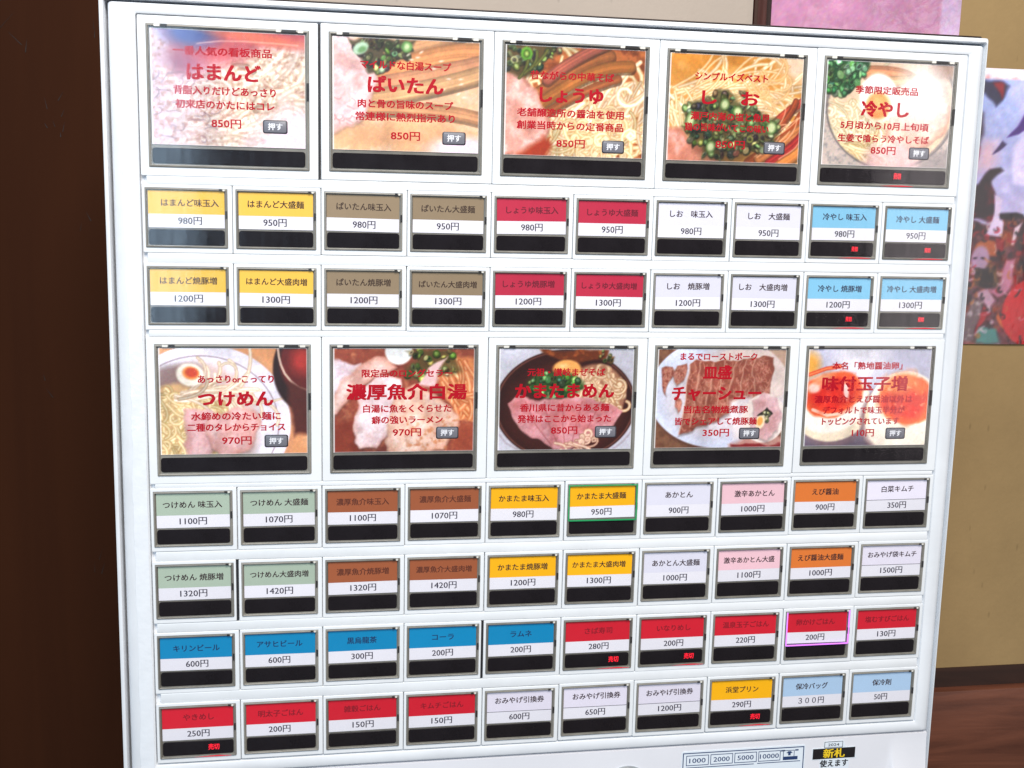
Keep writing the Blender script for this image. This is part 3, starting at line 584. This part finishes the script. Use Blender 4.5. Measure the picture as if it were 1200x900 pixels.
# lower panel with the swelling beside the money slots
def lower():
    v = []; f = []; xs = list(np.linspace(-329.8, 270, 20))+list(np.linspace(276, 324.3, 34)); zs = [-559.3-.5*k for k in range(3)]+list(np.linspace(-562, -780, 60))
    sm = lambda t: max(0, min(1, t))**2*(3-2*max(0, min(1, t)))
    for z in zs:
        for x in xs:
            H = 16*sm((-561-z)/90); e = 288.5+8*math.exp((z+561)/9.)*0
            y = .3-H*sm((x-e)/4)*(1-.45*sm((x-e-4)/30))+(8 if x > 323.9 or z > -559.4 else 0)
            v.append((x/1000, y/1000, z/1000))
    m = len(xs)
    for k in range(len(zs)-1):
        for j in range(m-1): f.append((k*m+m+j, k*m+m+j+1, k*m+j+1, k*m+j))
    return mesh('lower_panel', v, f, 70)
link('lower_panel', lower(), M_lower, root, at())
link('base_panel', slab('base_panel', -329.8, 324.3, -1594, -781, 0, 15, 2, 1.5), M_lower, root, at())
ring = []
for r, y in ((20, 1), (19.6, -1.2), (18.6, -2.2), (15, -2.4), (13.6, -1.8), (13, 1.5)): ring.append([(59+r*math.cos(t), y, -593+r*math.sin(t)) for t in np.linspace(0, 2*math.pi, 40, endpoint=False)])
cs = link('coin_slot', loft('coin_slot', ring, True, False), plain('grey_metal', (.42, .44, .46), .3, .5, .05, 30, 0, 300, 0, .6), root, at())
link('slit', boxes('slit', [(57.6, 60.4, .4, 1.4, -603, -583)]), plain('black', (.01, .01, .01), .5), cs, at())
# stickers
NAVY = plain('navy_ink', (.02, .045, .14), .4); PALE_ST = plain('sticker_white', (.74, .80, .86), .3, .5, .02); INK = plain('black_ink', (.012, .010, .012), .4); YEL = plain('yellow_ink', (.85, .58, .02), .4)
st = link('banknote_sticker', slab('banknote_sticker', 105, 213, -592, -563.8, 0, .25, 1.5), PALE_ST, root, at(0, .02))
fr = []
def frame(x0, x1, z0, z1, w=.55): return [(x0, x1, 0, .1, z1-w, z1), (x0, x1, 0, .1, z0, z0+w), (x0, x0+w, 0, .1, z0+w, z1-w), (x1-w, x1, 0, .1, z0+w, z1-w)]
fr += frame(106, 212, -591, -565.2, .8)
for k in range(4): fr += frame(109+20.9*k, 128.5+20.9*k, -576.6, -567.6)
fr += frame(193.5, 203.5, -576.6, -568, .5) + [(193.5, 206.5, -.02, .1, -576.6, -573.6), (191.5, 195, 0, .1, -568.8, -567.6), (204, 207, 0, .1, -568.8, -567.6), (198, 200.2, 0, .1, -572.6, -570)]
fr += [(196.6, 201.6, -.02, .1, -570.6, -569.8), (197.6, 200.6, -.02, .1, -569.8, -569)]
fr += [(109, 168, 0, .1, -578.6, -578), (171, 209, 0, .1, -578.4, -577.8)]
link('frame_print', boxes('frame_print', fr), NAVY, st, at(0, -.1))
link('number_print', lettering('number_print', [(t, 118.7+20.9*k, -572.2, w, 6.1*.95, .015) for k, (t, w) in enumerate((('1000', 14), ('2000', 14), ('5000', 14), ('10000', 16.6)))]), NAVY, st, at(0, -.12))
def polyplate(name, pts, y0, y1):
    n = len(pts); v = [(x/1000, y0/1000, z/1000) for x, z in pts]+[(x/1000, y1/1000, z/1000) for x, z in pts]
    return mesh(name, v, [tuple(range(n))]+[(i, n+i, n+(i+1) % n, (i+1) % n) for i in range(n)], None)
st2 = link('new_banknote_sticker', polyplate('new_banknote_sticker', [(219.5, -578.5), (226.8, -578.5), (226.8, -590), (253, -590), (253, -578.5), (259.2, -578.5), (257, -568), (249.6, -568), (246.8, -562.2), (229.6, -562.2), (229.6, -568), (219.5, -568)], 0, .25), PALE_ST, root, at(0, .02))
link('black_print', boxes('black_print', [(220, 258.0, 0, .1, -577.9, -568.6)]+frame(230, 246.5, -568.2, -562.6, .4)), INK, st2, at(0, -.1))
link('yellow_print', lettering('yellow_print', [('新札', 239, -573.2, 19, 8.6, .03)]), YEL, st2, at(0, -.14))
link('small_print', lettering('small_print', [('2024', 238.2, -565.5, 10, 3.4, .01), ('使えます', 239.5, -582.2, 25, 6.8, .03)]), INK, st2, at(0, -.14))

# ---------- button rows ----------
TOPS = [0, -114.2, -169.2, -221.8, -333.6, -389.0, -444.1, -499.9]; BIG = (0, 3); HB, HS = 108.3, 47.9
link('panel_backing', slab('panel_backing', -310.4, 310.5, -548.5, .5, 3.6, 8.8), M_back, root, at())
for k in range(7):
    z1 = TOPS[k]-(HB if k in BIG else HS)-.1; z0 = TOPS[k+1]+.1
    link('separator_bar', slab('separator_bar', -306.3-(k % 3)*.6, 308.3, z0, z1, .35, 3.5, .6, .3), M_plate, root, at())
for z0, z1, x in ((-107.6, -.6, -187.0), (-436.3, -389.6, -249.0), (-491.4, -444.7, -63.0)):      # slots where a plate sits short; black fill stands for their shade
    link('gap_shade', boxes('gap_shade', [(x-.9, x+.9, .5, 3.4, z0, z1)]), plain('black_slot', (.01, .01, .013), .6), root, at())
def plate_mesh(name, w, h, hx0, hx1, hz0, hz1, gl, gr):
    x0, x1 = gl, w-gr
    return loft(name, [rrect(x0, x1, -h, 0, 3.5, .8), rrect(x0, x1, -h, 0, .55, .8), rrect(x0+.16, x1-.16, -h+.16, -.16, .16, .8), rrect(x0+.55, x1-.55, -h+.55, -.55, 0, .6), rrect(hx0-.3, hx1+.3, hz0-.3, hz1+.3, 0, .4), rrect(hx0, hx1, hz0, hz1, .3, .3), rrect(hx0, hx1, hz0, hz1, 3.4, .3)], False, False, 12)
def bezel_mesh(name, x0, x1, z0, z1, rim):
    a = .12
    R = lambda d, y: rrect(x0+d, x1-d, z0+d, z1-d, y, .35)
    return loft(name, [R(a, 3.2), R(a, -.55), R(a+.12, -.85), R(a+.4, -1.0), R(rim*.62, -1.0), R(rim*.74, -.85), R(rim*.76, .2), R(rim, .3), R(rim+.1, 1.3)], True, False, 25)
G = dict(small=dict(w=62, h=HS, b=(2.3, 58.6, -44.2, -2.5), card=(4.2, 56.4, -30.2, -4.3), split=-20.7, win=(4.3, 56.4, -42.5, -31.4)),
         big=dict(w=124, h=HB, b=(5.9, 116.2, -102.2, -5.5), card=(8.4, 113.4, -86.6, -8.2), win=(8.3, 113.2, -99.6, -88.9)))
SH = {}
for s, g in G.items():
    b = g['b']; rim = 1.6 if s == 'small' else 2.0
    SH[s, 'plate'] = [plate_mesh('plate_'+s, g['w'], g['h'], *b, gl, gr) for gl, gr in ((.2, .2), (.35, .2), (.2, .4), (.2, 1.6))]
    SH[s, 'bezel'] = bezel_mesh('bezel_'+s, *b, rim)
    x0, x1, z0, z1 = b[0]+rim*.78, b[1]-rim*.78, b[2]+rim*.78, b[3]-rim*.78
    SH[s, 'cover'] = loft('cover_'+s, [rrect(x0, x1, z0, z1, -.1, .5)], True, False, None)
    q = g['win']; SH[s, 'win'] = loft('window_'+s, [rrect(q[0], q[1], q[2], q[3], 1.3, 1.9, 4), rrect(q[0], q[1], q[2], q[3], .75, 1.9, 4), rrect(q[0]+.3, q[1]-.3, q[2]+.3, q[3]-.3, .45, 1.7, 4)], True)
    # moulded clips on the rim: two pale lugs on top, dark catches beside them and on the right side
    W = b[1]-b[0]; H = b[3]-b[2]; t = b[3]-rim*.5; e = rim*.42
    SH[s, 'lug'] = [boxes('lug_'+s, [(b[0]+W*a, b[0]+W*c, -1.06, .1, t-e, t+e)]) for a, c in (((.05, .085), (.795, .825), (.93, .965)) if s == 'big' else ((.945, .97),))]
    SH[s, 'catch'] = [boxes('catch_'+s, [(b[0]+W*a, b[0]+W*c, -1.06, .1, t-e, t+e)]) for a, c in (((.09, .13), (.83, .92)) if s == 'big' else ((.90, .935),))]+[boxes('side_catch_'+s, [(b[1]-rim*.95, b[1]-.16, -1.06, .1, b[2]+H*.50, b[2]+H*.63)])]
c = G['small']['card']; sp = G['small']['split']
SH['name_card'] = slab('name_card', c[0], c[1], sp, c[3], .75, 1.2); SH['price_card'] = slab('price_card', c[0], c[1], c[2], sp-.02, .75, 1.2)
M_bez = plain('smoked_acrylic', (.225, .212, .185), .34, .5, .25, 60, tone=.22); M_lug = plain('pale_lug', (.72, .70, .64), .25, .7); M_catch = plain('dark_catch', (.03, .028, .028), .3)
M_win = plain('dark_window', (.011, .0085, .0115), .3, .15, .3, 30); M_cover = clear_mat('clear_cover', .05); M_paper = plain('white_paper', (.80, .78, .84), .5, .4, .03, 12, tone=.03)
M_red_led = glow('red_led', (1, .012, .035), 1.0); M_red_bar = glow('red_rim_glow', (1, .03, .06), .30); M_green = glow('green_light_guide', (.02, .5, .16), .15); M_purple = glow('purple_light_guide', (.72, .22, 1), 1.0)
M_badge = plain('badge_grey', (.17, .17, .20), .4); M_badge_edge = plain('badge_edge', (.035, .03, .04), .4); M_badge_ink = plain('badge_ink', (.82, .82, .86), .4)
M_photo = print_mat('photo_print', .35); M_crimson = plain('crimson_ink', (.45, .0, .012), .5, .2, .05, 60)
COL = {'yellow': (238, 190, 74), 'khaki': (146, 126, 100), 'crimson': (186, 38, 68), 'lilac': (222, 220, 234), 'sky': (130, 192, 224), 'sage': (172, 188, 170), 'brown': (160, 88, 54), 'amber': (250, 182, 12), 'pink': (240, 196, 206), 'orange': (222, 120, 50), 'white': (232, 226, 240), 'blue': (0, 136, 188), 'red': (212, 26, 48), 'ice': (176, 204, 232)}
TXT = {'crimson': (104, 22, 42), 'brown': (92, 44, 32), 'red': (138, 20, 36), 'blue': (24, 48, 92), 'sky': (44, 44, 70), 'khaki': (62, 44, 36)}
def card_mat(c): return plain('card_'+c, lin(COL[c]), .42, .4, .05, 14, tone=.045)
def text_mat(c): return plain('text_'+(c if c in TXT else 'dark'), lin(TXT.get(c, (52, 32, 38))), .5, .3, .02)
M_price = plain('price_ink', lin((44, 38, 58)), .5, .3, .02)

WORDS = {1: [('はまんど味玉入', 'yellow', 980, 'ramen with egg'), ('はまんど大盛麺', 'yellow', 950, 'large ramen'), ('ぱいたん味玉入', 'khaki', 980, 'white broth ramen with egg'), ('ぱいたん大盛麺', 'khaki', 950, 'large white broth ramen'), ('しょうゆ味玉入', 'crimson', 980, 'soy ramen with egg'), ('しょうゆ大盛麺', 'crimson', 950, 'large soy ramen'), ('しお　味玉入', 'lilac', 980, 'salt ramen with egg'), ('しお　大盛麺', 'lilac', 950, 'large salt ramen'), ('冷やし 味玉入', 'sky', 980, 'cold noodles with egg'), ('冷やし 大盛麺', 'sky', 950, 'large cold noodles')],
         2: [('はまんど焼豚増', 'yellow', 1200, 'ramen with extra pork'), ('はまんど大盛肉増', 'yellow', 1300, 'large ramen with extra meat'), ('ぱいたん焼豚増', 'khaki', 1200, 'white broth ramen with extra pork'), ('ぱいたん大盛肉増', 'khaki', 1300, 'large white broth ramen with extra meat'), ('しょうゆ焼豚増', 'crimson', 1200, 'soy ramen with extra pork'), ('しょうゆ大盛肉増', 'crimson', 1300, 'large soy ramen with extra meat'), ('しお　焼豚増', 'lilac', 1200, 'salt ramen with extra pork'), ('しお　大盛肉増', 'lilac', 1300, 'large salt ramen with extra meat'), ('冷やし 焼豚増', 'sky', 1200, 'cold noodles with extra pork'), ('冷やし 大盛肉増', 'sky', 1300, 'large cold noodles with extra meat')],
         4: [('つけめん 味玉入', 'sage', 1100, 'dipping noodles with egg'), ('つけめん 大盛麺', 'sage', 1070, 'large dipping noodles'), ('濃厚魚介味玉入', 'brown', 1100, 'rich seafood ramen with egg'), ('濃厚魚介大盛麺', 'brown', 1070, 'large rich seafood ramen'), ('かまたま味玉入', 'amber', 980, 'egg noodles with egg'), ('かまたま大盛麺', 'amber', 950, 'large egg noodles, edge lit green'), ('あかとん', 'lilac', 900, 'red pork ramen'), ('激辛あかとん', 'pink', 1000, 'very hot red pork ramen'), ('えび醤油', 'orange', 900, 'shrimp soy ramen'), ('白菜キムチ', 'white', 350, 'cabbage kimchi')],
         5: [('つけめん 焼豚増', 'sage', 1320, 'dipping noodles with extra pork'), ('つけめん大盛肉増', 'sage', 1420, 'large dipping noodles with extra meat'), ('濃厚魚介焼豚増', 'brown', 1320, 'rich seafood ramen with extra pork'), ('濃厚魚介大盛肉増', 'brown', 1420, 'large rich seafood ramen with extra meat'), ('かまたま焼豚増', 'amber', 1200, 'egg noodles with extra pork'), ('かまたま大盛肉増', 'amber', 1300, 'large egg noodles with extra meat'), ('あかとん大盛麺', 'lilac', 1000, 'large red pork ramen'), ('激辛あかとん大盛', 'pink', 1100, 'large very hot red pork ramen'), ('えび醤油大盛麺', 'orange', 1000, 'large shrimp soy ramen'), ('おみやげ袋キムチ', 'white', 1500, 'bagged kimchi')],
         6: [('キリンビール', 'blue', 600, 'first beer'), ('アサヒビール', 'blue', 600, 'second beer'), ('黒烏龍茶', 'blue', 300, 'oolong tea'), ('コーラ', 'blue', 200, 'cola'), ('ラムネ', 'blue', 200, 'lemon soda'), ('さば寿司', 'red', 280, 'mackerel sushi'), ('いなりめし', 'red', 200, 'fried tofu rice'), ('温泉玉子ごはん', 'red', 220, 'soft egg rice'), ('卵かけごはん', 'red', 200, 'raw egg rice, edge lit purple'), ('塩むすびごはん', 'red', 130, 'plain rice')],
         7: [('やきめし', 'red', 250, 'fried rice'), ('明太子ごはん', 'red', 200, 'cod roe rice'), ('雑穀ごはん', 'red', 150, 'grain rice'), ('キムチごはん', 'red', 150, 'kimchi rice'), ('おみやげ引換券', 'white', 600, 'souvenir voucher'), ('おみやげ引換券', 'white', 650, 'souvenir voucher'), ('おみやげ引換券', 'white', 1200, 'souvenir voucher'), ('浜堂プリン', 'amber', 290, 'pudding'), ('保冷バッグ', 'ice', 300, 'cool bag'), ('保冷剤', 'ice', 50, 'ice pack')]}
SOLD = {(1, 8): .7, (1, 9): .7, (2, 8): .68, (2, 9): .68, (6, 5): .76, (6, 6): .78, (7, 0): .72, (7, 7): .74}
rng = np.random.default_rng(12)
cr_ = np.random.default_rng(4); CROOK = {(r, k): float(np.clip(cr_.normal(0, .28), -.5, .5)) for r in WORDS for k in range(10)}
def shell(s, x, zt, label, pv):
    bt = link('menu_button', SH[s, 'plate'][pv], M_plate, root, at(x, rng.normal(0, .12), zt+rng.normal(0, .1)))
    bt.rotation_euler = (0, math.radians(rng.normal(0, .07)), 0); bt['label'] = label
    o = WORLD[bt.name]
    sub = lambda n, me, ma, dy=0.: link(n, me, ma, bt, o+Vector((0, dy/1000, 0)))
    sub('bezel', SH[s, 'bezel'], M_bez); [sub('lug', q, M_lug) for q in SH[s, 'lug']]; [sub('catch', q, M_catch) for q in SH[s, 'catch']]; sub('sold_out_window', SH[s, 'win'], M_win); sub('clear_cover', SH[s, 'cover'], M_cover)
    return bt, sub
def sold_out(sub, g, fx, em=5.2, w=8.):
    q = g['win']; x = q[0]+(q[1]-q[0])*fx; z = (q[2]+q[3])/2
    sub('sold_out_lamp', lettering('sold_out_lamp', [('売切', x, z+.4, w, em, .02)]), M_red_led, .38)
    b = g['b']; sub('rim_glow', polyplate('rim_glow', [(x-15, b[2]+.5), (x+5, b[2]+.35), (min(x+13, b[1]-1.5), b[2]+.45), (min(x+13, b[1]-1.5), b[2]+.7), (x+4, b[2]+1.25), (x-4, b[2]+1.1)], 0, .3), M_red_bar, -1.06)  # glowing sliver stands for LED light bleeding into the bottom rim
g = G['small']; b = g['b']
for r, row in WORDS.items():
    for k, (word, colour, yen, gloss) in enumerate(row):
        pv = int(rng.choice([0, 0, 0, 1, 2])); pv = 3 if (r, k) in ((5, 0), (6, 3)) else pv
        bt, sub = shell('small', -310+62*k, TOPS[r], '%s button for %s, %d yen' % (colour, gloss, yen), pv)
        ins = [sub('name_card', SH['name_card'], card_mat(colour)), sub('price_card', SH['price_card'], M_paper)]
        wx = rng.normal(0, .6)+(1.5 if r in (1, 2) and k == 0 else 0); cx = (c[0]+c[1])/2+wx; cz = (sp+c[3])/2+(.8 if colour == 'white' else 0)+rng.normal(0, .25)
        n = len(word.replace(' ', '')); em = 5.7 if n < 8 else 5.45
        big_gap = .5 if ' ' in word else 0
        sub('name_print', lettering('name_print', [(word, cx, cz, (n+big_gap)*em*.985, em, .019)]), text_mat(colour), .70)
        ps = '%d円' % yen if not (r == 7 and k == 8) else '３００円'
        pw = {2: 11.6, 3: 16.2, 4: 19.4}[len(str(yen))] if '３' not in ps else 22.5
        sub('price_print', lettering('price_print', [(ps, cx+rng.normal(0, .4), (c[2]+sp)/2+.3, pw, 6.6, .016)]), M_price, .70)
        if colour == 'white': sub('rule_print', boxes('rule_print', [(c[0], c[1], 0, .05, sp-.15, sp+.2)]), M_price, .69)
        for o_ in ins+[q for q in bt.children if q.name.split('.')[0] in ('name_print', 'price_print', 'rule_print')]: o_.rotation_euler.y = math.radians(CROOK[r, k])   # the paper insert sits a little crooked
        if (r, k) in SOLD: sold_out(sub, g, SOLD[r, k], *((4.2, 5.) if r < 3 else (5.2, 8.)))
        if (r, k) in ((4, 5), (6, 8)):
            e = [(b[0]+.5, b[0]+1.5, -.1, .6, b[2]+12.5, b[3]-.4), (b[1]-1.5, b[1]-.5, -.1, .6, b[2]+12.5, b[3]-.4), (b[0]+1.6, b[1]-1.6, -.1, .6, b[2]+12.3, b[2]+13.2)]
            if r == 4: e.append((b[0]+1.6, b[1]-1.6, -.1, .6, b[3]-1.4, b[3]-.4))
            [sub('rim_glow', boxes('rim_glow', [q]), M_green if r == 4 else M_purple, -.98) for q in e]
# picture buttons: (headline, title, text lines..., price, push badge) with left, right and height on the card
BIGW = [
 ([('一番人気の看板商品', .144, .78, .18, 0), ('はまんど', .233, .705, .36, 1), ('背脂入りだけどあっさり', .144, .805, .52, 0), ('初来店のかたにはコレ', .155, .795, .64, 0), ('850円', .384, .575, .80, 2)], (.80, .815), 'picture button of pale noodles in milky soup with red lettering, 850 yen'),
 ([('マイルドな白湯スープ', .188, .803, .235, 0), ('ぱいたん', .24, .75, .41, 1), ('肉と骨の旨味のスープ', .17, .82, .58, 0), ('常連様に熱烈指示あり', .155, .833, .695, 0), ('850円', .395, .593, .86, 2)], (.83, .87), 'picture button of bamboo shoots and pale pork, 850 yen'),
 ([('昔ながらの中華そば', .18, .775, .265, 0), ('しょうゆ', .25, .70, .44, 1), ('老舗醸造所の醤油を使用', .09, .855, .605, 0), ('創業当時からの定番商品', .09, .855, .72, 0), ('850円', .375, .578, .88, 2)], (.785, .90), 'picture button of soy ramen with bamboo shoots and noodles, 850 yen'),
 ([('シンプルイズベスト', .19, .735, .205, 0), ('し　お', .25, .675, .40, 1), ('瀬戸内海の塩と魚貝', .17, .765, .575, 0), ('鶏の旨味がいてこの味い', .13, .76, .68, 0), ('850円', .365, .585, .835, 2)], (.812, .855), 'picture button of noodles under a dark green heap of scallions, 850 yen'),
 ([('季節限定販売品', .235, .725, .27, 0), ('冷やし', .29, .66, .45, 1), ('5月頃から10月上旬頃', .135, .83, .61, 0), ('生姜で喰らう冷やしそば', .12, .84, .735, 0), ('850円', .385, .58, .845, 2)], (.77, .865), 'picture button of cold noodles with half an egg in a grey bowl, 850 yen'),
 ([('あっさりorこってり', .26, .77, .29, 0), ('つけめん', .262, .764, .475, 1), ('水締めの冷たい麺に', .21, .816, .64, 0), ('二種のタレからチョイス', .183, .846, .745, 0), ('970円', .415, .614, .87, 2)], (.785, .88), 'picture button of dipping noodles on a white plate with a dark cup, 970 yen'),
 ([('限定品のロングセラー', .20, .84, .24, 0), ('濃厚魚介白湯', .095, .945, .42, 1), ('白湯に魚をくぐらせた', .21, .835, .58, 0), ('癖の強いラーメン', .27, .775, .69, 0), ('970円', .42, .62, .81, 2)], (.81, .82), 'picture button of pale pork slices in brown soup, 970 yen'),
 ([('元祖・讃岐まぜそば', .21, .785, .23, 0), ('かまたまめん', .125, .855, .415, 1), ('香川県に昔からある麺', .16, .825, .58, 0), ('発祥はここから始まった', .145, .84, .69, 0), ('850円', .395, .59, .805, 2)], (.805, .825), 'picture button of egg noodles and pink pork in a dark bowl, 850 yen'),
 ([('まるでローストポーク', .175, .77, .075, 0), ('皿盛', .36, .575, .235, 1), ('チャーシュー', .125, .815, .445, 1), ('当店名物焼煮豚', .22, .72, .61, 0), ('皆でシェアして焼豚麺', .155, .795, .73, 0), ('350円', .375, .58, .845, 2)], (.742, .857), 'picture button of roast pork slices on a white plate, 350 yen'),
 ([('本名「熟地醤油卵」', .195, .765, .17, 0), ('味付玉子増', .125, .815, .355, 1), ('濃厚魚介とえび醤油以外は', .07, .87, .515, 0), ('デフォルトで味玉半分が', .14, .81, .63, 0), ('トッピングされています', .14, .77, .745, 0), ('110円', .39, .57, .865, 2)], (.748, .875), 'picture button of two orange soft boiled egg halves, 110 yen')]
g = G['big']; c = g['card']; CWm, CHm = c[1]-c[0], c[3]-c[2]
badge = slab('push_badge', -7.7, 7.7, -3.9, 3.9, 0, .3, 1.1, .1); badge_edge = slab('push_badge_edge', -8.6, 8.6, -4.7, 4.7, 0, .3, 1.5, .1)
push = lettering('push_print', [('押す', 0, .1, 9.8, 5.2, .03)])
for i, (lines, bp_, label) in enumerate(BIGW):
    r = BIG[i//5]; k = i % 5
    bt, sub = shell('big', -310+124*k, TOPS[r], label, 3 if i == 0 else 0 if i != 6 else 2)
    sub('photo_card', picture_mesh('photo_card', dish(i), *c), M_photo, .75)
    out = {0: [], 1: [], 2: []}
    for t, u0, u1, v, kind in lines:
        w = (u1-u0)*CWm; n = sum(.6 if ord(q) < 128 else 1 for q in t)
        em = {0: 6.4, 1: 12.2, 2: 7.0}[kind]
        if kind == 1: em = min(12.6, max(9.5, w/n*1.03)) if t != 'し　お' else 11.5
        out[kind].append((t, c[0]+(u0+u1)/2*CWm, c[3]-v*CHm, w, em, {0: .032, 1: .042, 2: .024}[kind]))
    sub('title_print', lettering('title_print', out[1]), M_crimson, .64); sub('line_print', lettering('line_print', out[0]), M_crimson, .66); sub('price_print', lettering('price_print', out[2]), M_crimson, .66)
    px, pz = (c[0]+bp_[0]*CWm)/1000, (c[3]-bp_[1]*CHm)/1000; o = WORLD[bt.name]
    for n_, me, ma, dy in (('push_badge_edge', badge_edge, M_badge_edge, .58), ('push_badge', badge, M_badge, .46), ('push_print', push, M_badge_ink, .42)):
        link(n_, me, ma, bt, o+Vector((px, dy/1000, pz)))
    if i == 4: sold_out(sub, g, .61, 5.2, 6.)
bpy.data.objects.remove(TO); bpy.data.curves.remove(TC)
